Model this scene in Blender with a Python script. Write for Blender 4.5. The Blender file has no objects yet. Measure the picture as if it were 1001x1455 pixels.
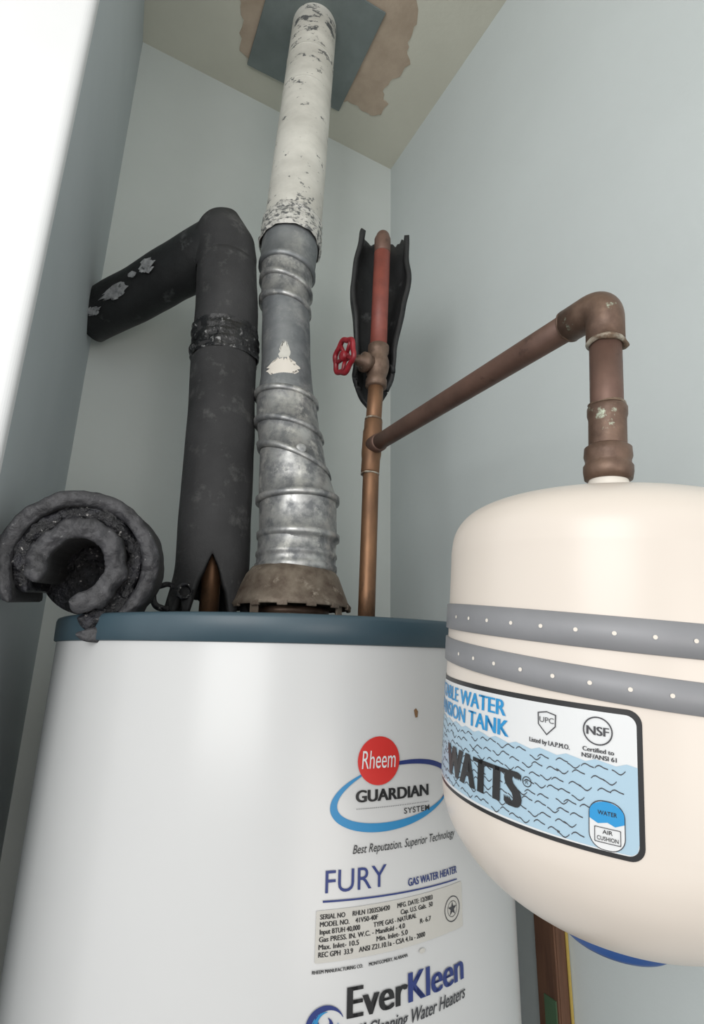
import bpy, bmesh, math, random
from mathutils import Vector, Matrix, Quaternion, noise
random.seed(7)
pi=math.pi
ZC=1.436            # eye height; heights below given relative to it are marked "r"
CEIL=ZC+1.25
scene=bpy.context.scene
try:
    scene.view_settings.view_transform='Standard'
    scene.view_settings.look='None'
except Exception: pass

def srgb(r,g,b):
    def f(c):
        c/=255.
        return c/12.92 if c<=.04045 else ((c+.055)/1.055)**2.4
    return (f(r),f(g),f(b),1)

# ---------------------------------------------------------------- materials
def mat(name,c1,c2=None,rough=.5,metal=0,scale=20,detail=6,lo=.35,hi=.65,bump=0,bscale=None,stretch=(1,1,1),
        c3=None,s3=60,lo3=.6,hi3=.65,coat=0,rough2=None,spec=None,bdist=.002,zband=None):
    m=bpy.data.materials.new(name); m.use_nodes=True
    nt=m.node_tree; N=nt.nodes; L=nt.links
    b=N['Principled BSDF']
    b.inputs['Base Color'].default_value=c1
    b.inputs['Roughness'].default_value=rough
    b.inputs['Metallic'].default_value=metal
    if coat: b.inputs['Coat Weight'].default_value=coat
    if spec is not None: b.inputs['Specular IOR Level'].default_value=spec
    tc=N.new('ShaderNodeTexCoord'); mp=N.new('ShaderNodeMapping')
    mp.inputs['Scale'].default_value=stretch
    L.new(tc.outputs['Object'],mp.inputs['Vector'])
    def nz(sc,dt=6,rg=.6):
        n=N.new('ShaderNodeTexNoise'); n.inputs['Scale'].default_value=sc
        n.inputs['Detail'].default_value=dt; n.inputs['Roughness'].default_value=rg
        L.new(mp.outputs[0],n.inputs['Vector']); return n
    def ramp(n,a,bb):
        r=N.new('ShaderNodeMapRange'); r.inputs['From Min'].default_value=a; r.inputs['From Max'].default_value=bb
        L.new(n.outputs[0],r.inputs['Value']); return r
    col=None
    if c2:
        r=ramp(nz(scale,detail),lo,hi)
        mx=N.new('ShaderNodeMix'); mx.data_type='RGBA'
        mx.inputs['A'].default_value=c1; mx.inputs['B'].default_value=c2
        L.new(r.outputs[0],mx.inputs['Factor']); col=mx.outputs['Result']
        if rough2 is not None:
            rr=N.new('ShaderNodeMapRange'); rr.inputs['To Min'].default_value=rough; rr.inputs['To Max'].default_value=rough2
            L.new(r.outputs[0],rr.inputs['Value']); L.new(rr.outputs[0],b.inputs['Roughness'])
    if c3:
        src=nz(s3,8,.7)
        if zband:   # (z0,z1,[(pos,boost)...]) wear concentrated at given heights
            z0,z1,st=zband
            sp=N.new('ShaderNodeSeparateXYZ'); L.new(tc.outputs['Object'],sp.inputs[0])
            mr=N.new('ShaderNodeMapRange'); mr.inputs['From Min'].default_value=z0; mr.inputs['From Max'].default_value=z1
            L.new(sp.outputs['Z'],mr.inputs['Value'])
            cr=N.new('ShaderNodeValToRGB'); e=cr.color_ramp.elements
            e[0].position=st[0][0]; e[0].color=(st[0][1],)*3+(1,); e[1].position=st[-1][0]; e[1].color=(st[-1][1],)*3+(1,)
            for p,v in st[1:-1]:
                q=e.new(p); q.color=(v,v,v,1)
            L.new(mr.outputs[0],cr.inputs[0])
            ad=N.new('ShaderNodeMath'); ad.operation='ADD'
            L.new(src.outputs[0],ad.inputs[0]); L.new(cr.outputs[0],ad.inputs[1]); src=ad
        r3=ramp(src,lo3,hi3)
        m3=N.new('ShaderNodeMix'); m3.data_type='RGBA'
        m3.inputs['A'].default_value=c1
        if col: L.new(col,m3.inputs['A'])
        m3.inputs['B'].default_value=c3
        L.new(r3.outputs[0],m3.inputs['Factor']); col=m3.outputs['Result']
    if col: L.new(col,b.inputs['Base Color'])
    if bump:
        bn=N.new('ShaderNodeBump'); bn.inputs['Strength'].default_value=bump; bn.inputs['Distance'].default_value=bdist
        L.new(nz(bscale or scale,6).outputs[0],bn.inputs['Height']); L.new(bn.outputs[0],b.inputs['Normal'])
    return m

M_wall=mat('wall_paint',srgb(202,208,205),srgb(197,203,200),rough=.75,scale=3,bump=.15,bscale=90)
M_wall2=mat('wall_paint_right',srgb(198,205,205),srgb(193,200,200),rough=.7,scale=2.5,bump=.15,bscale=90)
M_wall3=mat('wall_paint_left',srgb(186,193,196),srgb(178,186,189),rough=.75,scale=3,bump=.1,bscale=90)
M_ceil=mat('ceiling_paint',srgb(206,205,192),srgb(198,197,184),rough=.85,scale=4,bump=.25,bscale=70)
M_patch=mat('bare_drywall',srgb(184,167,149),srgb(168,151,133),rough=.9,scale=18,bump=.4,bscale=60)
M_trim=mat('white_trim_paint',srgb(226,227,228),srgb(222,223,224),rough=.5,scale=4)
M_floor=mat('concrete',srgb(130,125,118),srgb(105,100,95),rough=.85,scale=8,bump=.3)
M_enamel=mat('heater_enamel',srgb(191,192,192),srgb(188,189,189),rough=.25,scale=3,spec=.5)
M_teal=mat('heater_blue_pan',srgb(56,76,86),srgb(49,68,78),rough=.4,scale=10,c3=srgb(86,104,112),s3=60,lo3=.68,hi3=.74)
M_galv=mat('galvanized_steel',srgb(184,184,182),srgb(122,124,126),rough=.36,metal=.65,scale=50,lo=.38,hi=.62,rough2=.6,bump=.3,bscale=40,c3=srgb(212,211,206),s3=34,lo3=.55,hi3=.68)
M_galvd=mat('galvanized_steel_dull',srgb(140,143,145),srgb(106,110,114),rough=.5,metal=.6,scale=20,rough2=.6,bump=.2,bscale=50,c3=srgb(170,171,170),s3=18,lo3=.54,hi3=.72)
M_foil=mat('crumpled_foil_tape',srgb(208,206,200),srgb(104,106,106),rough=.45,metal=.25,scale=110,lo=.48,hi=.58,bump=1,bscale=110,stretch=(1,1,1.6),bdist=.003)
M_white=mat('flaking_white_paint',srgb(212,210,202),srgb(186,184,176),rough=.6,scale=12,bump=.4,bscale=50,c3=srgb(88,90,91),s3=34,lo3=.63,hi3=.66,stretch=(1,1,1.5),
    zband=(ZC+.71,ZC+1.25,[(0,.08),(.10,.02),(.50,.0),(.56,.055),(.60,.0),(.68,.02),(.74,.10),(.80,.04),(.86,.11),(1,.11)]))
M_plate=mat('ceiling_plate_steel',srgb(128,137,136),srgb(112,121,120),rough=.6,metal=.2,scale=10)
M_rust=mat('rusty_hood_steel',srgb(136,125,112),srgb(90,76,66),rough=.6,metal=.5,scale=40,bump=.5,bscale=80,c3=srgb(168,158,144),s3=50,lo3=.57,hi3=.7)
M_foam=mat('black_pipe_foam',srgb(56,56,57),srgb(44,44,45),rough=.72,scale=12,bump=.4,bscale=220,c3=srgb(90,90,89),s3=34,lo3=.56,hi3=.78,spec=.35)
M_foamp=mat('black_pipe_foam_arm',srgb(40,41,42),srgb(28,29,30),rough=.5,scale=20,bump=.3,bscale=150,c3=srgb(78,79,80),s3=20,lo3=.58,hi3=.69,spec=.35)
M_foamcut=mat('torn_foam',srgb(14,14,18),srgb(40,40,46),rough=.3,scale=70,lo=.46,hi=.66,bump=1,bscale=110,c3=srgb(165,163,160),s3=170,lo3=.61,hi3=.66,bdist=.006)
M_foamout=mat('foam_cut_face',srgb(58,58,61),srgb(36,36,39),rough=.5,scale=50,lo=.4,hi=.62,bump=.7,bscale=130,c3=srgb(120,120,120),s3=150,lo3=.63,hi3=.70,bdist=.003)
M_tape=mat('black_tape',srgb(16,16,17),srgb(30,30,32),rough=.3,scale=40,bump=1,bscale=45,c3=srgb(130,130,130),s3=90,lo3=.60,hi3=.63,bdist=.005)
M_cu=mat('copper_pipe',srgb(142,106,78),srgb(104,78,60),rough=.45,metal=.65,scale=25,rough2=.55,stretch=(1,1,.35),c3=srgb(74,60,50),s3=30,lo3=.54,hi3=.7,bump=.1,bscale=60)
M_cud=mat('oxidised_copper',srgb(114,88,77),srgb(92,71,62),rough=.5,metal=.4,scale=22,c3=srgb(72,54,46),s3=40,lo3=.58,hi3=.7,bump=.15,bscale=70)
M_fit=mat('copper_fitting',srgb(114,92,78),srgb(88,69,58),rough=.45,metal=.45,scale=60,c3=srgb(160,168,150),s3=45,lo3=.61,hi3=.66,bump=.3,bscale=80)
M_red=mat('red_oxide_pipe',srgb(140,72,60),srgb(114,58,50),rough=.5,scale=30,bump=.2)
M_wheel=mat('red_handwheel_paint',srgb(142,28,38),srgb(106,16,26),rough=.35,scale=50)
M_brz=mat('valve_bronze',srgb(120,100,86),srgb(88,70,60),rough=.5,metal=.5,scale=60,bump=.4,bscale=90,c3=srgb(150,140,128),s3=60,lo3=.60,hi3=.7)
M_sold=mat('solder',srgb(170,164,150),srgb(110,92,76),rough=.5,metal=.4,scale=60,lo=.42,hi=.55,bump=.8,bscale=120)
M_ptfe=mat('white_thread_tape',srgb(214,208,198),rough=.5)
M_tank=mat('cream_tank_enamel',srgb(210,201,191),srgb(207,198,188),rough=.3,scale=3)
M_strap=mat('grey_strap',srgb(134,135,138),srgb(127,128,131),rough=.5,scale=20,metal=.1)
M_lblk=mat('label_black',srgb(24,24,26),rough=.35)
M_lwht=mat('label_white',srgb(206,208,209),rough=.35)
M_lblu=mat('label_light_blue',srgb(156,182,198),rough=.35)
M_cyan=mat('label_cyan',srgb(28,134,190),rough=.35)
M_navy=mat('label_navy',srgb(32,48,108),rough=.4)
M_redl=mat('label_red',srgb(192,42,38),rough=.4)
M_ring=mat('label_ring_blue',srgb(34,122,172),rough=.4)
M_plateL=mat('rating_plate',srgb(184,182,176),rough=.4)
M_gray=mat('label_grey_ink',srgb(54,54,58),rough=.4)
M_wood=mat('stud_wood',srgb(108,76,56),srgb(80,54,40),rough=.75,scale=14,stretch=(6,6,.5))
M_yel=mat('yellow_strip',srgb(176,152,76),rough=.5)
M_grn=mat('green_strip',srgb(70,96,70),rough=.6)
M_bcap=mat('blue_cap',srgb(40,74,130),rough=.4)
M_hole=mat('strap_hole',srgb(215,208,198),rough=.7)
M_paint=mat('paint_smear',srgb(176,178,180),srgb(110,112,114),rough=.6,scale=70)
M_stain=mat('brown_stain',srgb(120,90,60),rough=.7)

# ---------------------------------------------------------------- mesh helpers
def empty(name,loc=(0,0,0)):
    o=bpy.data.objects.new(name,None); o.location=loc; o.empty_display_size=.05
    scene.collection.objects.link(o); return o
def add(name,verts,faces,m,parent=None,smooth=True):
    me=bpy.data.meshes.new(name); me.from_pydata([tuple(v) for v in verts],[],faces); me.update()
    bm=bmesh.new(); bm.from_mesh(me); bmesh.ops.recalc_face_normals(bm,faces=bm.faces); bm.to_mesh(me); bm.free()
    if smooth:
        for p in me.polygons: p.use_smooth=True
    me.materials.append(m)
    o=bpy.data.objects.new(name,me); scene.collection.objects.link(o)
    if parent: o.parent=parent
    return o
def frame(n):
    n=Vector(n).normalized()
    ref=Vector((0,1,0)) if abs(n.y)<.9 else Vector((1,0,0))
    a=ref.cross(n).normalized(); b=n.cross(a).normalized()
    return a,b,n
def loft(name,rings,m,parent=None,seg=64,caps=(True,True),jit=0,jscale=40,smooth=True):
    """rings: (center,normal,radius)"""
    V=[];F=[]
    pa=None
    for (c,n,r) in rings:
        n=Vector(n).normalized()
        if pa is None: a,b,_=frame(n)
        else:
            a=(pa-n*pa.dot(n)).normalized(); b=n.cross(a)
        pa=a
        for i in range(seg):
            t=2*pi*i/seg
            d=a*math.cos(t)+b*math.sin(t)
            p=Vector(c)+d*r
            if jit: p+=d*jit*noise.noise(p*jscale)
            V.append(p)
    for k in range(len(rings)-1):
        for i in range(seg):
            j=(i+1)%seg
            F.append((k*seg+i,k*seg+j,(k+1)*seg+j,(k+1)*seg+i))
    if caps[0]: F.append(tuple(range(seg))[::-1])
    if caps[1]: F.append(tuple(range((len(rings)-1)*seg,len(rings)*seg)))
    return add(name,V,F,m,parent,smooth)
def lathe(name,prof,m,parent=None,seg=96,origin=(0,0,0),axis=(0,0,1),caps=(True,True),jit=0,jscale=40):
    n=Vector(axis).normalized(); o=Vector(origin)
    return loft(name,[(o+n*z,n,max(r,1e-5)) for r,z in prof],m,parent,seg,caps,jit,jscale)
def path(pts,bend=.015,n=8):
    """round the corners of a polyline"""
    P=[Vector(p) for p in pts]; out=[P[0]]
    for i in range(1,len(P)-1):
        a=(P[i-1]-P[i]); b=(P[i+1]-P[i])
        l=min(bend,a.length*.45,b.length*.45)
        p0=P[i]+a.normalized()*l; p2=P[i]+b.normalized()*l
        for k in range(n+1):
            t=k/n; out.append(p0*(1-t)**2+P[i]*2*t*(1-t)+p2*t*t)
    out.append(P[-1]); return out
def tube(name,pts,r,m,parent=None,seg=32,caps=(True,True),jit=0,jscale=40,sub=None):
    P=[Vector(p) for p in pts]
    if sub:
        Q=[P[0]]
        for i in range(len(P)-1):
            k=max(1,int((P[i+1]-P[i]).length/sub))
            for j in range(1,k+1): Q.append(P[i].lerp(P[i+1],j/k))
        P=Q
    tot=[0]
    for i in range(1,len(P)): tot.append(tot[-1]+(P[i]-P[i-1]).length)
    R=[]
    for i,p in enumerate(P):
        n=(P[min(i+1,len(P)-1)]-P[max(i-1,0)])
        rr=r if not callable(r) else r(tot[i]/tot[-1])
        R.append((p,n,rr))
    return loft(name,R,m,parent,seg,caps,jit,jscale)
def collar(name,c,n,r,h,m,parent,lip=.0008,seg=40):
    """short raised fitting/bead along an axis"""
    prof=[(r*.9,-h/2),(r,-h/2+h*.12),(r,h/2-h*.12),(r*.9,h/2)]
    return lathe(name,prof,m,parent,seg,c,n)
def torus(name,c,n,R,r,m,parent,seg=48,s2=12,jit=0,squash=1):
    a,b,n=frame(n); V=[];F=[]; c=Vector(c)
    for i in range(seg):
        t=2*pi*i/seg; d=a*math.cos(t)+b*math.sin(t)
        for k in range(s2):
            u=2*pi*k/s2
            rr=r*(1+jit*noise.noise((c+d*R)*90+Vector((u*.3,0,0))))
            V.append(c+d*(R+rr*math.cos(u))+n*rr*math.sin(u)*squash)
    for i in range(seg):
        for k in range(s2):
            F.append((i*s2+k,((i+1)%seg)*s2+k,((i+1)%seg)*s2+(k+1)%s2,i*s2+(k+1)%s2))
    return add(name,V,F,m,parent)
def box(name,c,size,m,parent=None,rotz=0,bevel=0,R=None):
    bm=bmesh.new(); bmesh.ops.create_cube(bm,size=1)
    for v in bm.verts: v.co=Vector((v.co.x*size[0],v.co.y*size[1],v.co.z*size[2]))
    if bevel: bmesh.ops.bevel(bm,geom=bm.edges[:],offset=bevel,segments=3,affect='EDGES')
    me=bpy.data.meshes.new(name); bm.to_mesh(me); bm.free()
    me.materials.append(m); o=bpy.data.objects.new(name,me); scene.collection.objects.link(o)
    o.location=c; o.rotation_euler=(0,0,rotz)
    if parent: o.parent=parent
    return o

# decals wrapped on a cylinder. (s,z) metres, s=0 on the line facing azimuth az
class Wrap:
    def __init__(s,parent,R,az,cx=0,cy=0,z0=0): s.p=parent;s.R=R;s.az=az;s.cx=cx;s.cy=cy;s.z0=z0
    def bend(s,bm,off,name,m,step=.003):
        xs=[v.co.x for v in bm.verts]; x=math.floor(min(xs)/step)*step+step
        while x<max(xs):
            bmesh.ops.bisect_plane(bm,geom=bm.verts[:]+bm.edges[:]+bm.faces[:],plane_co=(x,0,0),plane_no=(1,0,0)); x+=step
        for v in bm.verts:
            t=v.co.x/s.R-s.az; r=s.R+off
            v.co=Vector((s.cx+r*math.sin(t),s.cy-r*math.cos(t),s.z0+v.co.y))
        bmesh.ops.recalc_face_normals(bm,faces=bm.faces)
        me=bpy.data.meshes.new(name); bm.to_mesh(me); bm.free(); me.materials.append(m)
        o=bpy.data.objects.new(name,me); scene.collection.objects.link(o); o.parent=s.p
        return o
    def text(s,name,body,s0,z0,s1,h,m,off=.0006,bold=0,shear=0,spacing=1,slope=0,fat=0):
        cu=bpy.data.curves.new(name+'_c','FONT'); cu.body=body; cu.shear=shear; cu.offset=bold; cu.space_character=spacing
        cu.resolution_u=4
        t=bpy.data.objects.new(name+'_t',cu); scene.collection.objects.link(t)
        bpy.context.view_layer.update()
        dg=bpy.context.evaluated_depsgraph_get()
        me=bpy.data.meshes.new_from_object(t.evaluated_get(dg))
        bpy.data.objects.remove(t); 
        bm=bmesh.new()
        me.materials.clear()
        shifts=[0] if not fat else [-fat,-fat*.33,fat*.33,fat]
        xs=[v.co.x for v in me.vertices]; x0,x1=min(xs),max(xs)
        k=(s1-s0)/(x1-x0); cap=.73
        for q,dx in enumerate(shifts):
            n0=len(bm.verts); bm.from_mesh(me); bm.verts.ensure_lookup_table()
            for v in bm.verts[n0:]:
                x=(v.co.x-x0)*k
                v.co=Vector((s0+x+dx,z0+v.co.y*h/cap+slope*x,0))
        bpy.data.meshes.remove(me)
        return s.bend(bm,off,name,m)
    def poly(s,name,pts,m,off=.0004):
        bm=bmesh.new(); bm.faces.new([bm.verts.new((a,b,0)) for a,b in pts])
        return s.bend(bm,off,name,m)
    def strip(s,name,A,B,m,off=.0005,closed=False):
        bm=bmesh.new(); a=[bm.verts.new((x,y,0)) for x,y in A]; b=[bm.verts.new((x,y,0)) for x,y in B]
        n=len(a)
        for i in range(n if closed else n-1):
            j=(i+1)%n; bm.faces.new((a[i],a[j],b[j],b[i]))
        return s.bend(bm,off,name,m)
    def strips(s,name,L,m,off=.0005):
        bm=bmesh.new()
        for A,B in L:
            a=[bm.verts.new((x,y,0)) for x,y in A]; b=[bm.verts.new((x,y,0)) for x,y in B]
            for i in range(len(a)-1): bm.faces.new((a[i],a[i+1],b[i+1],b[i]))
        return s.bend(bm,off,name,m)
def circ(cx,cy,rx,ry=None,n=40,a0=0,a1=2*pi,full=True,tilt=0):
    ry=ry or rx; out=[]
    k=n if full else n+1
    for i in range(k):
        t=a0+(a1-a0)*i/n; x=rx*math.cos(t); y=ry*math.sin(t)
        out.append((cx+x*math.cos(tilt)-y*math.sin(tilt),cy+x*math.sin(tilt)+y*math.cos(tilt)))
    return out
def rrect(x0,y0,x1,y1,r,n=8):
    out=[]
    for cx,cy,a in ((x1-r,y1-r,0),(x0+r,y1-r,pi/2),(x0+r,y0+r,pi),(x1-r,y0+r,1.5*pi)):
        for i in range(n+1):
            t=a+pi/2*i/n; out.append((cx+r*math.cos(t),cy+r*math.sin(t)))
    return out

# ---------------------------------------------------------------- room
C=Vector((.0835,1.104,0)); db=Vector((-.884,-.467,0)); dr=Vector((.467,-.884,0))
def slab(name,a,b,z0,z1,th,m,outward):
    a=Vector(a);b=Vector(b);o=Vector(outward).normalized()*th
    V=[];
    for p in (a,b,b+o,a+o):
        V.append((p.x,p.y,z0)); 
    for p in (a,b,b+o,a+o):
        V.append((p.x,p.y,z1))
    F=[(0,1,2,3),(4,5,6,7),(0,1,5,4),(1,2,6,5),(2,3,7,6),(3,0,4,7)]
    return add(name,V,F,m,None,False)
Lc=C+db*.62; J1=Vector((-.30,.425,0))
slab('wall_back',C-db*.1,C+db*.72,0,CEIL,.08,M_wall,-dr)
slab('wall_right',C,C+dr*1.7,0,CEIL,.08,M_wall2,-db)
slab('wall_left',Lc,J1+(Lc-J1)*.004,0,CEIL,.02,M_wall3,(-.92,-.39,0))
add('ceiling',[(-1.3,-.6,CEIL),(1.3,-.6,CEIL),(1.3,1.5,CEIL),(-1.3,1.5,CEIL),(-1.3,-.6,CEIL+.05),(1.3,-.6,CEIL+.05),(1.3,1.5,CEIL+.05),(-1.3,1.5,CEIL+.05)],
    [(0,1,2,3),(4,5,6,7),(0,1,5,4),(1,2,6,5),(2,3,7,6),(3,0,4,7)],M_ceil,None,False)
add('floor',[(-1.6,-2.2,0),(1.6,-2.2,0),(1.6,1.5,0),(-1.6,1.5,0),(-1.6,-2.2,-.05),(1.6,-2.2,-.05),(1.6,1.5,-.05),(-1.6,1.5,-.05)],
    [(0,1,2,3),(4,5,6,7),(0,1,5,4),(1,2,6,5),(2,3,7,6),(3,0,4,7)],M_floor,None,False)
# door jamb casing: flat front face, meets the return wall at J1
jd=Vector((-.95,-.31,0)).normalized(); jn=Vector((.31,-.95,0)).normalized()
prof=[J1+jn*.012+jd*.60]
for i in range(9):
    a=pi/2*i/8; prof.append(J1+jn*(.004+.008*math.cos(a))+jd*(.010-.010*math.sin(a)))
prof+= [J1+(Lc-J1).normalized()*.0015, J1+jd*.6-jn*.04]
V=[(p.x,p.y,z) for z in (0,CEIL) for p in prof]; n=len(prof)
add('trim_1',V,[tuple(range(n)),tuple(range(n,2*n))]+[(i,(i+1)%n,n+(i+1)%n,n+i) for i in range(n)],M_trim,None,False)

# irregular bare patch on the ceiling round the vent
pp=[(-.235,.86),(-.262,.83),(-.245,.77),(-.245,.72),(-.17,.62),(-.06,.60),(.03,.62),(.085,.68),(.115,.76),(.097,.805),(.105,.845),(.085,.87),(.062,.885),(.048,.905),(.062,.935),(.05,.960),(.02,.957),(.0,.945),(-.03,.93),(-.06,.93),(-.12,.90),(-.19,.87)]
pv=[]
for i in range(len(pp)):
    a=Vector(pp[i]+(0,));b=Vector(pp[(i+1)%len(pp)]+(0,))
    for k in range(5):
        p=a.lerp(b,k/5); p+=Vector((noise.noise(p*60),noise.noise(p*60+Vector((9,9,9))),0))*.008
        pv.append((p.x,p.y,CEIL-.0012))
n=len(pv); pv2=[(x,y,CEIL+.01) for x,y,z in pv]
add('ceiling_bare_patch',pv+pv2,[tuple(range(n))]+[(i,(i+1)%n,n+(i+1)%n,n+i) for i in range(n)],M_patch,None,False)

# ---------------------------------------------------------------- water heater
HX,HY=-.076,.687
wh=empty('water_heater',(HX,HY,0))
top=ZC+.034
lathe('body',[(.245,.03),(.257,.035),(.2585,.05),(.2585,top-.024),(.2575,top-.02),(.25,top-.018)],M_enamel,wh,160)
lathe('feet_ring',[(.22,0),(.23,0),(.23,.032),(.22,.032)],M_galvd,wh,96)
lathe('top_pan',[(.2595,top-.0235),(.2612,top-.0225),(.2615,top-.004),(.2605,top-.001),(.2585,top),(.2560,top-.0006),(.2545,top-.003),(.2535,top-.006),(.05,top-.004)],M_teal,wh,160)
W=Wrap(wh,.2585,math.atan2(-.076,.687),0,0,ZC)
W.poly('logo_disc',circ(.0752,-.0762,.0180,.0175),M_redl,.0011)
W.text('logo_script','Rheem',.0605,-.0815,.0895,.0135,M_lwht,.0015,bold=.0,shear=.12)
cx,cz=.092,-.1015
def swoosh(name,a0,a1,t0,m,off):
    n=60;A=[];B=[]
    for i in range(n+1):
        u=i/n; t=a0+(a1-a0)*u; w=t0*math.sin(pi*u)**.7+.0002
        for Ls,k in ((A,0),(B,w)):
            rx,ry=.056-k,.0235-k; x=rx*math.cos(t); y=ry*math.sin(t); ti=.13
            Ls.append((cx+x*math.cos(ti)-y*math.sin(ti),cz+x*math.sin(ti)+y*math.cos(ti)))
    W.strip(name,A,B,m,off)
swoosh('logo_swoosh_cyan',math.radians(115),math.radians(335),.0062,M_ring,.0007)
swoosh('logo_swoosh_navy',math.radians(-56),math.radians(115),.0040,M_navy,.0006)
W.text('logo_word','GUARDIAN',.0565,-.1045,.1215,.0085,M_lblk,.0009,fat=.00045,bold=.01)
W.text('logo_word_small','SYSTEM',.0975,-.1155,.1225,.0042,M_lblk,.0009,bold=.01,spacing=1.1)
W.strips('logo_dots',[([(x,-.1088),(x+.0006,-.1088)],[(x,-.1094),(x+.0006,-.1094)]) for x in [.057+.0016*i for i in range(41)]],M_gray,.0009)
W.text('slogan','Best Reputation. Superior Technology',.0545,-.1385,.151,.0060,M_lblk,.0009,shear=.3,bold=.002)
W.text('series_name','FURY',.0345,-.1618,.0820,.0150,M_navy,.0009,bold=.0)
W.text('series_type','GAS WATER HEATER',.1010,-.1650,.1520,.0054,M_navy,.0009,fat=.00022)
W.poly('series_rule',[(.033,-.1662),(.152,-.1690),(.152,-.1699),(.033,-.1675)],M_navy,.0009)
W.poly('rating_plate',rrect(.0285,-.2035,.158,-.1722,.001),M_plateL,.0006)
rows=[('SERIAL NO     RHLN 1203S36420      MFG. DATE: 12/2003',.0315,.124),
('MODEL NO.    41V50-40F                 Cap. U.S. Gals.  50',.0315,.124),
('Input BTUH 40,000          TYPE GAS - NATURAL',.0315,.108),
('Gas PRESS. IN. W.C. - Manifold - 4.0           R- 6.7',.0312,.122),
('Max. Inlet- 10.5          Min. Inlet- 5.0',.031,.100),
('REC GPH  33.9    ANSI Z21.10.1a - CSA 4.1a - 2000',.031,.116)]
for i,(t,a,b) in enumerate(rows):
    W.text('plate_row_%d'%i,t,a,-.1775-.0045*i,b,.0032,M_lblk,.0010,fat=.00014)
W.strip('plate_seal',circ(.1455,-.1885,.0088),circ(.1455,-.1885,.0081),M_gray,.001,True)
W.strip('plate_seal_inner',circ(.1455,-.1885,.0055),circ(.1455,-.1885,.0051),M_gray,.001,True)
star=[]
for i in range(10):
    r=.0050 if i%2==0 else .002; t=pi/2+i*pi/5; star.append((.1455+r*math.cos(t),-.1885+r*math.sin(t)))
W.poly('plate_seal_star',star,M_gray,.001)
W.text('maker_line','RHEEM MANUFACTURING CO.      MONTGOMERY, ALABAMA',.027,-.2095,.100,.0022,M_lblk,.0009,fat=.0001)
W.text('feature_name_a','Ever',.053,-.2375,.099,.0190,M_lblk,.0010,fat=.0009)
W.text('feature_name_b','Kleen',.101,-.2375,.156,.0190,M_navy,.0010,fat=.0009)
W.text('feature_sub','Self-Cleaning Water Heaters',.052,-.2500,.158,.0088,M_gray,.0010,shear=.3,fat=.0002)
for k,(ra,m_) in enumerate(((.0135,M_navy),(.0095,M_ring),(.0058,M_navy))):
    n=30;A=[];B=[]
    for i in range(n+1):
        u=i/n; t=math.radians(20+k*60)+u*math.radians(290); w=.0048*math.sin(pi*u)+.0003
        A.append((.037+ra*math.cos(t),-.240+ra*.9*math.sin(t))); B.append((.037+(ra-w)*math.cos(t),-.240+(ra-w)*.9*math.sin(t)))
    W.strip('feature_swirl_%d'%k,A,B,m_,.0010)
W.poly('stain_1',[(.108,-.040),(.110,-.0385),(.112,-.041),(.1115,-.0455),(.1095,-.046),(.1085,-.043)],M_stain,.0008)
W.poly('stain_2',circ(.113,-.2085,.0028,.0016),M_plateL,.0012)
lathe('flue_outlet',[(.05,top-.005),(.05,top+.016),(.047,top+.018),(.044,top+.016),(.044,top-.005)],M_rust,wh,64)

# ---------------------------------------------------------------- vent pipe
vp=empty('vent_pipe',(0,0,0))
def P(x,y,zr): return Vector((x,y,ZC+zr))
lathe('draft_hood_skirt',[(.0765,.060),(.0775,.0620),(.0735,.068),(.0605,.100),(.053,.110),(.0515,.110),(.059,.098),(.072,.067)],M_rust,vp,72,(HX,HY,ZC),caps=(False,False),jit=.0015,jscale=60)
for i in range(4):
    t=math.radians(-30+90*i); c=Vector((HX+.072*math.cos(t),HY+.072*math.sin(t),ZC+.050))
    l=box('hood_leg_%d'%i,c,(.012,.0025,.036),M_rust,vp,t+pi/2,.0005)
for i in range(14):
    t=2*pi*i/14+.2; 
    box('hood_tab_%d'%i,(HX+.0755*math.cos(t),HY+.0755*math.sin(t),ZC+.0605),(.012,.004,.006),M_rust,vp,t+pi/2,.0005)
lathe('hood_baffle',[(.046,.050),(.049,.052),(.049,.058),(.046,.060)],M_fit,vp,48,(HX,HY,ZC))
up=Vector((0,.093,1)).normalized()
lathe('hood_collar',[(.0515,.104),(.0525,.106),(.0538,.108),(.0538,.114),(.0518,.116),(.0518,.124),(.0535,.126),(.0535,.130),(.0518,.132),(.0518,.150)],M_galv,vp,72,(HX+.004,HY,ZC),caps=(False,False),jit=.001,jscale=25)
def gore(name,rows,m=M_galv):
    loft(name,[(P(x,y,z),Vector((nx,0,1)),r) for x,y,z,r,nx in rows],m,vp,80,(False,False),jit=.0011,jscale=24)
gore('gore_1',[(-.0705,.687,.140,.0505,0),(-.0705,.687,.147,.0512,0),(-.0705,.687,.149,.0550,0),(-.0707,.687,.156,.0552,0),(-.071,.687,.158,.0515,0),(-.072,.687,.182,.0518,-.02),(-.0733,.687,.202,.0522,-.04)])
gore('gore_2',[(-.0733,.687,.198,.0525,-.04),(-.0735,.687,.199,.0565,-.04),(-.0738,.687,.206,.0568,-.04),(-.074,.687,.208,.0525,-.04),(-.077,.688,.228,.0522,.15),(-.081,.689,.256,.0515,.34)])
gore('gore_3',[(-.0815,.689,.256,.0518,.36),(-.0818,.6892,.257,.0556,.36),(-.084,.690,.265,.0553,.36),(-.0845,.690,.267,.0508,.36),(-.0895,.692,.296,.0478,.24),(-.091,.6925,.304,.047,.2)])
gore('gore_4',[(-.0912,.6925,.303,.0472,.2),(-.0914,.6925,.304,.0510,.2),(-.0925,.693,.311,.0508,.2),(-.0928,.693,.313,.0462,.2),(-.0965,.695,.342,.0442,.12),(-.098,.696,.354,.0435,.1)])
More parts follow.
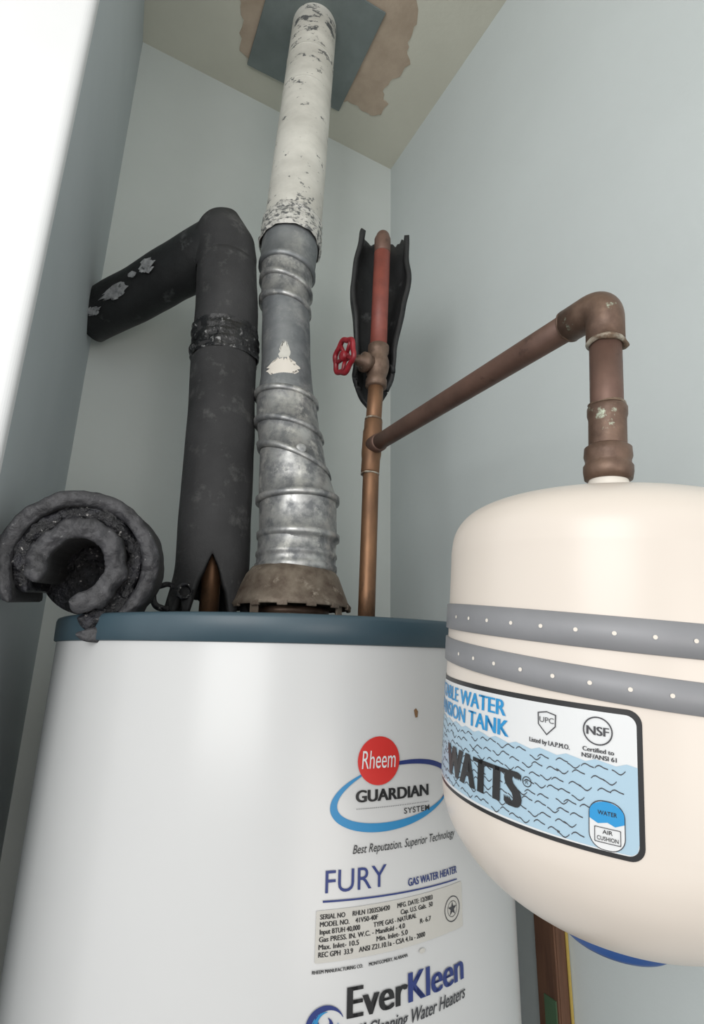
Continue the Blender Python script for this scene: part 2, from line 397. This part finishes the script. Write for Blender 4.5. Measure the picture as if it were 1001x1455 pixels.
gore('gore_5',[(-.0982,.696,.353,.0437,.1),(-.0984,.696,.354,.0474,.1),(-.099,.6965,.361,.0472,.1),(-.0994,.697,.363,.0405,.08)])
gore('reducer',[(-.0993,.697,.362,.0410,.08),(-.101,.70,.394,.038,.02),(-.104,.704,.43,.0367,-.06),(-.1067,.708,.47,.0366,-.06),(-.109,.711,.505,.0368,-.05),(-.1105,.713,.528,.0375,.05)],M_galvd)
gore('gore_6',[(-.1107,.713,.522,.0378,.18),(-.1108,.7132,.523,.0420,.18),(-.1115,.714,.532,.0420,.18),(-.112,.7145,.534,.0385,.18),(-.1127,.716,.562,.0398,.24)])
gore('gore_7',[(-.1128,.716,.560,.040,.26),(-.1128,.7162,.561,.0443,.26),(-.113,.717,.569,.0443,.26),(-.1132,.7175,.571,.0405,.24),(-.1133,.72,.598,.0425,.15)])
gore('gore_8',[(-.1133,.72,.596,.0428,.15),(-.1133,.7202,.597,.0466,.15),(-.1134,.721,.606,.0466,.15),(-.1133,.7215,.608,.0445,.12),(-.1125,.724,.64,.0460,.05),(-.111,.726,.668,.0468,.0)],M_galvd)
lathe('gore_rivet',[(.0075,0),(.0072,.0016),(.005,.0024),(.001,.0026)],M_galv,vp,24,P(-.068,.6395,.262),(.25,-1,.05))
R2=[]
for i in range(15):
    u=i/14; z=.650+.054*u
    R2.append((P(-.1115+.0022*u,.7245+.0052*u,z),up,.0505+.0012*math.sin(u*25)*(1 if i%2 else .3)-(.0028*u)+(.001 if 0<i<14 else -.001)))
loft('foil_tape_joint',R2,M_foil,vp,96,(False,False),jit=.0032,jscale=75)
A=P(-.1098,.7315,.70); B=P(-.098,.780,1.246)
wp=tube('painted_pipe',[A,B],lambda u:.0478-.003*u,M_white,vp,72,(False,False),sub=.03)
collar('pipe_seam_bead',A.lerp(B,.58),(B-A),.0466,.004,M_white,vp)
collar('pipe_seam_bead_upper',A.lerp(B,.76),(B-A),.0462,.004,M_white,vp)
def surfpatch(name,c,n,r,t0,dt,h,m,parent,off=.0008,seed=0):
    V=[];F=[];n=Vector(n).normalized(); N1=14;N2=10
    f=Vector((0,-1,0)); f=(f-n*f.dot(n)).normalized(); s=n.cross(f)
    for j in range(N2+1):
        v=j/N2-.5
        for i in range(N1+1):
            u=i/N1-.5
            w=1 + .35*noise.noise(Vector((j*.9,i*.1,3+seed)))
            w*=math.sqrt(max(.05,1-(2*v)**2*.8))
            t=t0+dt*u*w*(1-.25*v); hh=h*v*(1+.5*noise.noise(Vector((i*.8,1,7+seed))))
            V.append(Vector(c)+n*hh+(f*math.cos(t)+s*math.sin(t))*(r+off))
    for j in range(N2):
        for i in range(N1):
            k=j*(N1+1)+i; F.append((k,k+1,k+N1+2,k+N1+1))
    return add(name,V,F,m,parent)
surfpatch('paint_drip',P(-.1015,.7005,.392),(-.05,0.05,1),.0385,.0,1.2,.026,M_ptfe,vp,.0014)
surfpatch('paint_drip_upper',P(-.1030,.703,.414),(-.05,0.05,1),.0372,.05,.4,.040,M_white,vp,.0012,2)
ax=Vector((.199,.098,0)).normalized()
pl=box('ceiling_plate',(-.1015,.801,CEIL-.004),(.222,.222,.003),M_plate,vp,math.atan2(ax.y,ax.x),.0008)

# ---------------------------------------------------------------- insulated hot pipe
ip=empty('insulated_water_pipe',(0,0,0))
IX=-.181
tube('copper_stub',[P(IX,.687,.032),P(-.183,.687,.20)],.0125,M_cu,ip)
collar('stub_nut',P(IX,.687,.044),(0,0,1),.0165,.016,M_rust,ip)
def foam_sleeve():
    seg=160; V=[];F=[]; rows=70
    pts=[P(IX,.687,.045),P(-.181,.687,.1165),P(-.188,.688,.318),P(-.1955,.69,.50),P(-.203,.692,.585)]
    tot=[0]
    for i in range(1,len(pts)): tot.append(tot[-1]+(pts[i]-pts[i-1]).length)
    def at(u):
        d=u*tot[-1]
        for i in range(1,len(pts)):
            if d<=tot[i]+1e-9:
                return pts[i-1].lerp(pts[i],(d-tot[i-1])/(tot[i]-tot[i-1]))
        return pts[-1]
    def low(t):
        def notch(c,w,h,p=1):
            d=abs((t-c+pi)%(2*pi)-pi); return h*max(0,1-d/w)**p
        z=.014*abs(noise.noise(Vector((math.cos(t)*4,math.sin(t)*4,1))))
        return z+max(notch(.22,.52,.076,.65),notch(-.55,.16,.030),notch(-1.0,.22,.02),notch(1.1,.2,.03),notch(2.4,.6,.04),notch(-2.4,.5,.03))
    for j in range(rows+1):
        u=j/rows
        for i in range(seg):
            t=2*pi*i/seg
            L=low(t)/tot[-1]
            uu=L+(1-L)*u
            c=at(uu)
            z=uu*tot[-1]
            fl=.010*max(0,1-z/.055)**1.2*(abs(math.sin(t)))
            r=.0478+fl-.002*uu+.0016*noise.noise(Vector((math.cos(t)*2,math.sin(t)*2,z*18)))
            V.append(c+Vector((math.sin(t)*r,-math.cos(t)*r,0)))
    for j in range(rows):
        for i in range(seg):
            k=(i+1)%seg; F.append((j*seg+i,j*seg+k,(j+1)*seg+k,(j+1)*seg+i))
    o=add('foam_sleeve',V,F,M_foam,ip)
    s=o.modifiers.new('t','SOLIDIFY'); s.thickness=.010; s.offset=-1
    return o
foam_sleeve()
torus('torn_foam_loop',P(-.226,.652,.068),(.25,-1,.1),.0150,.0034,M_foamcut,ip,jit=.8)
torus('torn_foam_loop_small',P(-.200,.640,.074),(.1,-1,.1),.008,.0024,M_foamcut,ip,jit=.8)
R3=[]
for i in range(13):
    u=i/12; R3.append((P(-.192-.002*u,.6892,.413+.050*u),(-.03,0,1),.0482+.0010*math.sin(i*2.2)))
loft('tape_band',R3,M_tape,ip,96,(False,False),jit=.0045,jscale=55)
arm_end=P(-.446,.770,.540)
R4=[(P(-.203,.692,.570),(0,0,1),.0455),(P(-.2045,.692,.600),(-.05,0,1),.0465),(P(-.210,.692,.624),(-.25,.05,1),.0470),(P(-.222,.694,.640),(-.75,.15,.75),.0475)]
loft('foam_elbow',R4,M_foam,ip,72,(False,True),jit=.002,jscale=30)
a0=P(-.203,.690,.626)
tube('foam_arm',[a0,a0+(arm_end-a0)*.25,arm_end+(arm_end-a0)*.01],lambda u:.0445-.005*u,M_foamp,ip,72,jit=.003,jscale=20,sub=.012)
adv=(arm_end-a0)
def armpatch(name,u,up_,du,dw,seed):
    ad_=adv.normalized(); f=Vector((0,-1,0)); f=(f-ad_*f.dot(ad_)).normalized(); s=ad_.cross(f)
    if s.z<0: s=-s
    V=[];F=[];N1=12
    for j in range(N1+1):
        for i in range(N1+1):
            a=(i/N1-.5)*2; b=(j/N1-.5)*2
            k=math.sqrt(max(0,1-b*b))*(1.+1.2*noise.noise(Vector((seed,b*3.5,a*2))))
            t=up_+dw*b+.10*noise.noise(Vector((a*2.5,b,seed))); c=a0+adv*u+ad_*(du*a*k)
            r=.0445-.005*u+.0034
            V.append(c+(f*math.cos(t)+s*math.sin(t))*r)
    for j in range(N1):
        for i in range(N1):
            k=j*(N1+1)+i; F.append((k,k+1,k+N1+2,k+N1+1))
    add(name,V,F,M_paint,ip)
armpatch('paint_smear_1',.70,-.38,.021,.22,1)
armpatch('paint_smear_2',.46,-.12,.012,.28,5)
armpatch('paint_smear_3',.88,-.60,.010,.12,8)
armpatch('paint_smear_4',.56,-.15,.007,.10,3)

# ---------------------------------------------------------------- loose foam offcut on the heater's edge
fs=empty('foam_insulation_offcut',(0,0,0))
fc=P(-.2385,.458,.0745)
fdir=Vector((-.30,1,.10)).normalized()
sx=Vector((1,.30,0)).normalized(); sy=fdir.cross(sx)*-1
if sy.z<0: sy=-sy
def cwrap(name,r0,r1,a0,a1,depth,m,front=0,seed=0,amp=.005,m2=None,fine=.2,droop=0):
    n=130;V=[];F=[];D=8;K=8
    def pt(i,k,dd):
        u=i/n; td=a0+(a1-a0)*u; t=math.radians(td)
        rr=r0+(r1-r0)*k/K
        nz=noise.noise(Vector((math.cos(t)*2.2+seed,math.sin(t)*2.2,dd*8)))+fine*noise.noise(Vector((math.cos(t)*9+seed,math.sin(t)*9,dd*14+k*.3)))
        rr+=amp*nz*(.4+k/K)
        if td<-30: rr*=1+droop*min(1,(-30-td)/40)
        taper=min(1,(min(u,1-u)*16)**.6+.2)
        mid=(r0+r1)/2; rr=mid+(rr-mid)*taper
        fz=.0022*noise.noise(Vector((math.cos(t)*rr*160,math.sin(t)*rr*160,seed)))
        bul=.003*math.sin(pi*k/K)
        c=fc+fdir*(dd-front+(fz-bul if dd==0 else 0)+.006*noise.noise(Vector((math.cos(t)*1.2+seed,math.sin(t)*1.2,dd*3))))
        return c+sx*rr*math.cos(t)+sy*rr*math.sin(t)
    idx={}
    def vid(i,k,j):
        key=(i,k,j)
        if key not in idx: idx[key]=len(V); V.append(pt(i,k,depth*j/D))
        return idx[key]
    nf=0
    for i in range(n):
        for k in range(K):
            F.append((vid(i,k,0),vid(i+1,k,0),vid(i+1,k+1,0),vid(i,k+1,0)))
    nf=len(F)
    for i in range(n):
        for k in range(K):
            F.append((vid(i,k,D),vid(i,k+1,D),vid(i+1,k+1,D),vid(i+1,k,D)))
        for j in range(D):
            F.append((vid(i,0,j),vid(i,0,j+1),vid(i+1,0,j+1),vid(i+1,0,j)))
            F.append((vid(i,K,j),vid(i+1,K,j),vid(i+1,K,j+1),vid(i,K,j+1)))
    for j in range(D):
        for k in range(K):
            F.append((vid(0,k,j),vid(0,k+1,j),vid(0,k+1,j+1),vid(0,k,j+1)))
            F.append((vid(n,k,j),vid(n,k,j+1),vid(n,k+1,j+1),vid(n,k+1,j)))
    o=add(name,V,F,m,fs)
    if m2:
        o.data.materials.append(m2)
        for i in range(nf): o.data.polygons[i].material_index=1
    return o
cwrap('outer_wrap',.052,.066,-84,216,.095,M_foam,0,0,amp=.003,m2=M_foamout,droop=.10)
cwrap('torn_middle_layer',.038,.0535,-84,214,.08,M_foamcut,-.005,4,amp=.003,fine=.8,droop=.12)
cwrap('inner_wrap',.0225,.0395,-92,212,.09,M_foam,.006,7,amp=.003,m2=M_foamout,fine=.4,droop=.10)
lathe('added_light_plug',[(.046,0),(.046,.006),(.001,.012)],M_foamcut,fs,48,fc+fdir*.070,fdir)  # added plug: keeps wall light from showing through the hole, so it looks dark

# ---------------------------------------------------------------- copper water pipe
cp=empty('copper_water_pipe',(0,0,0))
q0=P(.0208,.687,.032); tee=P(.0258,.687,.286); val=P(.0326,.687,.413)
tube('riser',[q0,tee],.0111,M_cu,cp,sub=.05)
tube('riser_mid',[tee,val],.0111,M_cu,cp)
tube('riser_upper_red',[P(.0335,.687,.43),P(.0387,.687,.61)],.0125,M_red,cp)
tube('riser_top',path([P(.0387,.687,.60),P(.0402,.687,.652),P(.0402,1.078,.70)],.03),.0108,M_cud,cp)
collar('top_coupling',P(.0392,.687,.625),(0,0,1),.0128,.03,M_cud,cp)
collar('nut_bottom',P(.0209,.687,.042),(0,0,1),.0145,.012,M_rust,cp)
rd=(val-tee).normalized()
lathe('tee_body',[(.0112,-.040),(.0128,-.038),(.0128,-.02),(.0138,-.012),(.0138,.022),(.0128,.026),(.0128,.038),(.0112,.040)],M_cu,cp,48,tee+rd*.0,rd)
for k,z in enumerate((-.041,.041)): torus('tee_solder_%d'%k,tee+rd*z,rd,.0113,.0013,M_sold,cp,jit=.9)
ea=P(.1810,.3290,.2525)
ad=(ea-tee).normalized()
lathe('tee_branch',[(.0126,0),(.0126,.024),(.0112,.026)],M_cud,cp,48,tee,ad)
tube('arm',[tee+ad*.01,ea-ad*.02],.0109,M_cud,cp,sub=.06)
tx,ty=.060,-.07
AX=.166
def T(a): return P(AX+tx*a,.346+ty*a,a)
tn=Vector((tx,ty,1)).normalized()
pts=path([ea-ad*.034,ea,ea-tn*.032],.020,14)
tube('elbow',pts,.0130,M_fit,cp,48)
torus('elbow_bead_a',ea-ad*.034,ad,.0118,.0015,M_fit,cp,jit=.6)
torus('elbow_solder',ea-tn*.032,tn,.0116,.0019,M_sold,cp,jit=2.2)
tube('drop_pipe',[ea-tn*.028,T(.135)],.0108,M_cud,cp,40)
lathe('coupling',[(.0108,-.022),(.0122,-.019),(.0122,.006),(.0130,.009),(.0130,.014),(.0118,.016)],M_fit,cp,48,T(.157),tn)
torus('coupling_solder',T(.1738),tn,.0110,.0011,M_sold,cp,jit=2)
lathe('male_adapter',[(.0118,-.012),(.0150,-.011),(.0158,-.006),(.0158,-.002),(.0145,0),(.0145,.002),(.0154,.005),(.0150,.011),(.0124,.013)],M_fit,cp,48,T(.1310),tn)
lathe('threaded_nipple',[(.0128,-.010),(.0128,-.004),(.0122,-.003),(.0128,0),(.0122,.002),(.0128,.004),(.0122,.008)],M_ptfe,cp,48,T(.1175),tn)

# gate valve (part of the copper line)
vv=empty('gate_valve',(0,0,0)); vv.parent=cp
lathe('valve_body',[(.012,-.036),(.0155,-.034),(.0155,-.024),(.0135,-.020),(.0165,-.008),(.0175,0),(.0165,.008),(.0135,.018),(.0155,.022),(.0155,.032),(.012,.034)],M_brz,vv,40,val,rd)
wc=P(-.0155,.655,.408); sd=(wc-val).normalized()
lathe('bonnet',[(.012,.004),(.012,.018),(.0145,.020),(.0145,.026),(.009,.029),(.008,.036),(.0045,.037),(.0035,.06)],M_brz,vv,24,val,sd)
a_,b_,n_=frame(sd); V=[];F=[];seg=72;s2=12
for i in range(seg):
    t=2*pi*i/seg; dd=a_*math.cos(t)+b_*math.sin(t); Rr=.0235+.0016*math.cos(6*t)
    for k in range(s2):
        u=2*pi*k/s2; V.append(wc+dd*(Rr+.0042*math.cos(u))+n_*.0036*math.sin(u))
for i in range(seg):
    for k in range(s2): F.append((i*s2+k,((i+1)%seg)*s2+k,((i+1)%seg)*s2+(k+1)%s2,i*s2+(k+1)%s2))
add('handwheel_rim',V,F,M_wheel,vv)
lathe('handwheel_hub',[(.006,-.006),(.0075,-.004),(.0075,.004),(.005,.006)],M_wheel,vv,24,wc,sd)
for i in range(5):
    t=2*pi*i/5+.3; dd=a_*math.cos(t)+b_*math.sin(t)
    tube('spoke_%d'%i,[wc+dd*.005-n_*.002,wc+dd*.014-n_*.001,wc+dd*.0235],.0030,M_wheel,vv,12)

# split foam sleeve hanging open behind the riser
def split_foam():
    n=50;rows=60;V=[];F=[]
    for j in range(rows+1):
        u=j/rows
        z=.350+.310*u
        cxx=.029+.0145*u-.003*math.sin(u*pi)
        w=.022+.0175*min(1,u*1.5)**.8
        for i in range(n+1):
            v=i/n*2-1; t=v*math.radians(98+14*u if v<0 else 92)
            rag=.010*noise.noise(Vector((v*7,2,0)))*(1 if u>.97 else 0)
            bot=(1-u)**6*(.045*abs(v)+.03*max(0,v))
            wob=.004*math.sin(u*9+v*2)*abs(v)
            V.append(P(cxx+w*math.sin(t)*(1+.10*noise.noise(Vector((u*6,v,3))))+wob,.702+w*.75*math.cos(t)+.006*noise.noise(Vector((u*5,v*2,9))),z+rag+bot))
    for j in range(rows):
        for i in range(n):
            k=j*(n+1)+i; F.append((k,k+1,k+n+2,k+n+1))
    o=add('foam_pipe_sleeve',V,F,M_foamp)
    s=o.modifiers.new('t','SOLIDIFY'); s.thickness=.008; s.offset=0
    return o
split_foam()

# ---------------------------------------------------------------- expansion tank
et=empty('expansion_tank',(AX,.346,ZC))
zq=tn; xq=(Vector((1,0,0))-zq*zq.x).normalized(); yq=zq.cross(xq)
et.rotation_euler=Matrix((xq,yq,zq)).transposed().to_euler()
def sm(pr,k=6):
    out=[]
    n=len(pr)
    for i in range(n-1):
        p0=pr[max(i-1,0)];p1=pr[i];p2=pr[i+1];p3=pr[min(i+2,n-1)]
        for j in range(k):
            t=j/k; out.append(tuple(.5*((2*p1[q])+(-p0[q]+p2[q])*t+(2*p0[q]-5*p1[q]+4*p2[q]-p3[q])*t*t+(-p0[q]+3*p1[q]-3*p2[q]+p3[q])*t**3) for q in (0,1)))
    out.append(pr[-1]); return out
prof=sm([(0.001,-.1435),(.028,-.1415),(.054,-.135),(.077,-.122),(.093,-.105),(.1005,-.089),(.102,-.073)])+sm([(.102,-.03),(.102,.05),(.102,.066),(.0995,.079),(.091,.090),(.075,.098),(.05,.104),(.025,.107),(.012,.1075)])
lathe('tank_shell',prof,M_tank,et,160)
lathe('nipple_collar',[(.0165,.105),(.016,.1080),(.0145,.1085),(.012,.1085)],M_tank,et,48)
lathe('bottom_cap',[(.001,-.151),(.028,-.151),(.031,-.1485),(.031,-.138)],M_bcap,et,64)
def strapf(name,z0,z1,tx_,ty_):
    V=[];F=[];n=160
    for i in range(n):
        t=2*pi*i/n; x=math.cos(t);y=math.sin(t); dz=(tx_*x+ty_*y)*.1
        for r,z in ((.1021,z0),(.1036,z0+.0004),(.1036,z1-.0004),(.1021,z1)):
            V.append((x*r,y*r,z+dz))
    for i in range(n):
        j=(i+1)%n
        for k in range(3): F.append((i*4+k,j*4+k,j*4+k+1,i*4+k+1))
    return add(name,V,F,M_strap,et)
T_=Wrap(et,.102,math.atan2(AX,.346))
for nm,z0,z1,a,b in (('strap_upper',.0125,.0285,-.01,.035),('strap_lower',-.0100,.0045,-.035,.055)):
    strapf(nm,z0,z1,a,b)
    for i in range(13):
        s=-.098+.0165*i+(.0 if nm=='strap_upper' else .006)
        th=s/.102-T_.az; dz=(a*math.sin(th)+b*-math.cos(th))*.1
        T_.poly('%s_hole_%d'%(nm,i),circ(s,(z0+z1)/2+dz,.0010,n=12),M_hole,.0019)
T_.poly('label_border',rrect(-.16,-.0775,.0115,-.0155,.006),M_lblk,.0003)
T_.poly('label_white',rrect(-.158,-.0755,.0092,-.0180,.0045),M_lwht,.0005)
T_.poly('label_water',[(-.158,-.0735),(.0062,-.0750),(.0085,-.0735),(.0092,-.070),(.0092,-.0395)]+[( .0092-(.0092+.158)*i/40, -.0395+.0009*math.sin(i*2.1)) for i in range(1,41)],M_lblu,.0007)
T_.text('label_line_1','POTABLE WATER',-.138,-.0278,-.0515,.0082,M_cyan,.0009,fat=.0004)
T_.text('label_line_2','EXPANSION TANK',-.143,-.0375,-.0495,.0082,M_cyan,.0009,fat=.0004)
T_.text('label_brand','WATTS',-.104,-.0685,-.0425,.0170,M_lblk,.0012,fat=.0015)
T_.strip('label_reg',circ(-.0385,-.0555,.0024,n=20),circ(-.0385,-.0555,.0020,n=20),M_lblk,.0011,True)
T_.text('label_reg_r','R',-.0392,-.0566,-.0378,.0022,M_lblk,.0011)
wv=[]
random.seed(3)
for r in range(8):
    for c in range(26):
        x0=-.150+c*.0062+random.uniform(-.0015,.0015)+(r%2)*.003; z0=-.0425-r*.0043+random.uniform(-.0007,.0007)
        if x0>.002: continue
        if -.013<x0<.004 and z0<-.053: continue
        A_=[];B_=[]
        for i in range(7):
            u=i/6; x=x0+.0054*u; z=z0+.0012*math.sin(u*pi*1.0)*(1 if (c+r)%3 else -1)+.0004*math.sin(u*7)
            A_.append((x,z+.00026));B_.append((x,z-.00026))
        wv.append((A_,B_))
T_.strips('label_waves',wv,M_gray,.0009)
T_.strip('cert_circle',circ(-.0065,-.0265,.0062),circ(-.0065,-.0265,.0056),M_gray,.0009,True)
T_.text('cert_text','NSF',-.0110,-.0284,-.0020,.0040,M_gray,.0009,fat=.0002)
T_.text('cert_note_1','Certified to',-.0128,-.0358,.0000,.0020,M_gray,.0009,fat=.0001)
T_.text('cert_note_2','NSF/ANSI 61',-.0132,-.0386,.0010,.0020,M_gray,.0009,fat=.0001)
sh=[(-.0335,-.0225),(-.029,-.0215),(-.0245,-.0225),(-.0247,-.028),(-.029,-.0325),(-.0333,-.028)]
shi=[(-.0329,-.0229),(-.029,-.0220),(-.0251,-.0229),(-.0252,-.0278),(-.029,-.0318),(-.0328,-.0278)]
T_.strip('cert_shield',sh,shi,M_gray,.0009,True)
T_.text('cert_shield_text','UPC',-.0325,-.0268,-.0256,.0026,M_gray,.0009)
T_.text('cert_note_3','Listed by I.A.P.M.O.',-.0375,-.0368,-.0185,.0022,M_gray,.0009,fat=.0001)
T_.poly('icon_outline',rrect(-.0105,-.0752,.0040,-.0552,.006),M_gray,.0010)
T_.poly('icon_air',rrect(-.0101,-.0748,.0036,-.0556,.0057),M_lwht,.0012)
T_.poly('icon_water',[(-.0101,-.0632),(-.0068,-.0648),(-.003,-.0638),(.000,-.0650),(.0036,-.0634)]+circ(-.00325,-.0605,.00685,.0050,n=16,a0=0,a1=pi,full=False),M_cyan,.0014)
T_.text('icon_text_1','WATER',-.0068,-.0610,.0008,.0018,M_lblk,.0016,bold=.01)
T_.text('icon_text_2','AIR',-.0050,-.0685,-.0010,.0017,M_lblk,.0016,bold=.01)
T_.text('icon_text_3','CUSHION',-.0072,-.0712,.0012,.0017,M_lblk,.0016,bold=.01)
T_.strip('icon_box',rrect(-.0082,-.0722,.0022,-.0660,.0003,2),rrect(-.0079,-.0719,.0019,-.0663,.0003,2),M_gray,.0016,True)

# ---------------------------------------------------------------- exposed stud low on right wall
st=empty('wood_stud',(0,0,0))
rz=math.atan2(dr.y,dr.x)
def onR(t,off,z): 
    p=C+dr*t+db*off; return (p.x,p.y,z)
box('stud_board',onR(.384,.011,.59),(.034,.020,1.18),M_wood,st,rz,.002)
box('yellow_edge',onR(.4025,.003,.59),(.002,.004,1.18),M_yel,st,rz,.0005)
box('green_tape',onR(.388,.0215,ZC-.405),(.018,.002,.05),M_grn,st,rz,.0003)

# ---------------------------------------------------------------- lights
def area(name,loc,target,size,energy,col,size_y=None):
    l=bpy.data.lights.new(name,'AREA'); l.energy=energy; l.color=col; l.size=size
    if size_y: l.shape='RECTANGLE'; l.size_y=size_y
    o=bpy.data.objects.new(name,l); scene.collection.objects.link(o); o.location=loc
    o.rotation_euler=(Vector(target)-Vector(loc)).to_track_quat('-Z','Y').to_euler(); return o
area('room_light',(-.55,-1.05,ZC+.45),(0,.7,ZC+.3),.9,12.5,(1,.995,.975))
area('room_light_warm',(.7,-1.1,ZC-.3),(0,.7,ZC-.1),.7,4.5,(1,.92,.85))
w=bpy.data.worlds.new('world'); scene.world=w; w.use_nodes=True
w.node_tree.nodes['Background'].inputs[0].default_value=(.985,.99,.995,1)
w.node_tree.nodes['Background'].inputs[1].default_value=1.14

# ---------------------------------------------------------------- camera
cam=bpy.data.cameras.new('camera'); co=bpy.data.objects.new('camera',cam); scene.collection.objects.link(co)
cam.sensor_fit='VERTICAL'; cam.sensor_height=24; cam.lens=750/1455*24; cam.clip_start=.01
pitch=math.radians(15.5)
Mx=Matrix.Rotation(pi/2+pitch,4,'X')@Matrix.Rotation(.021,4,'Z')
co.matrix_world=Matrix.Translation((0,0,ZC))@Mx
scene.camera=co
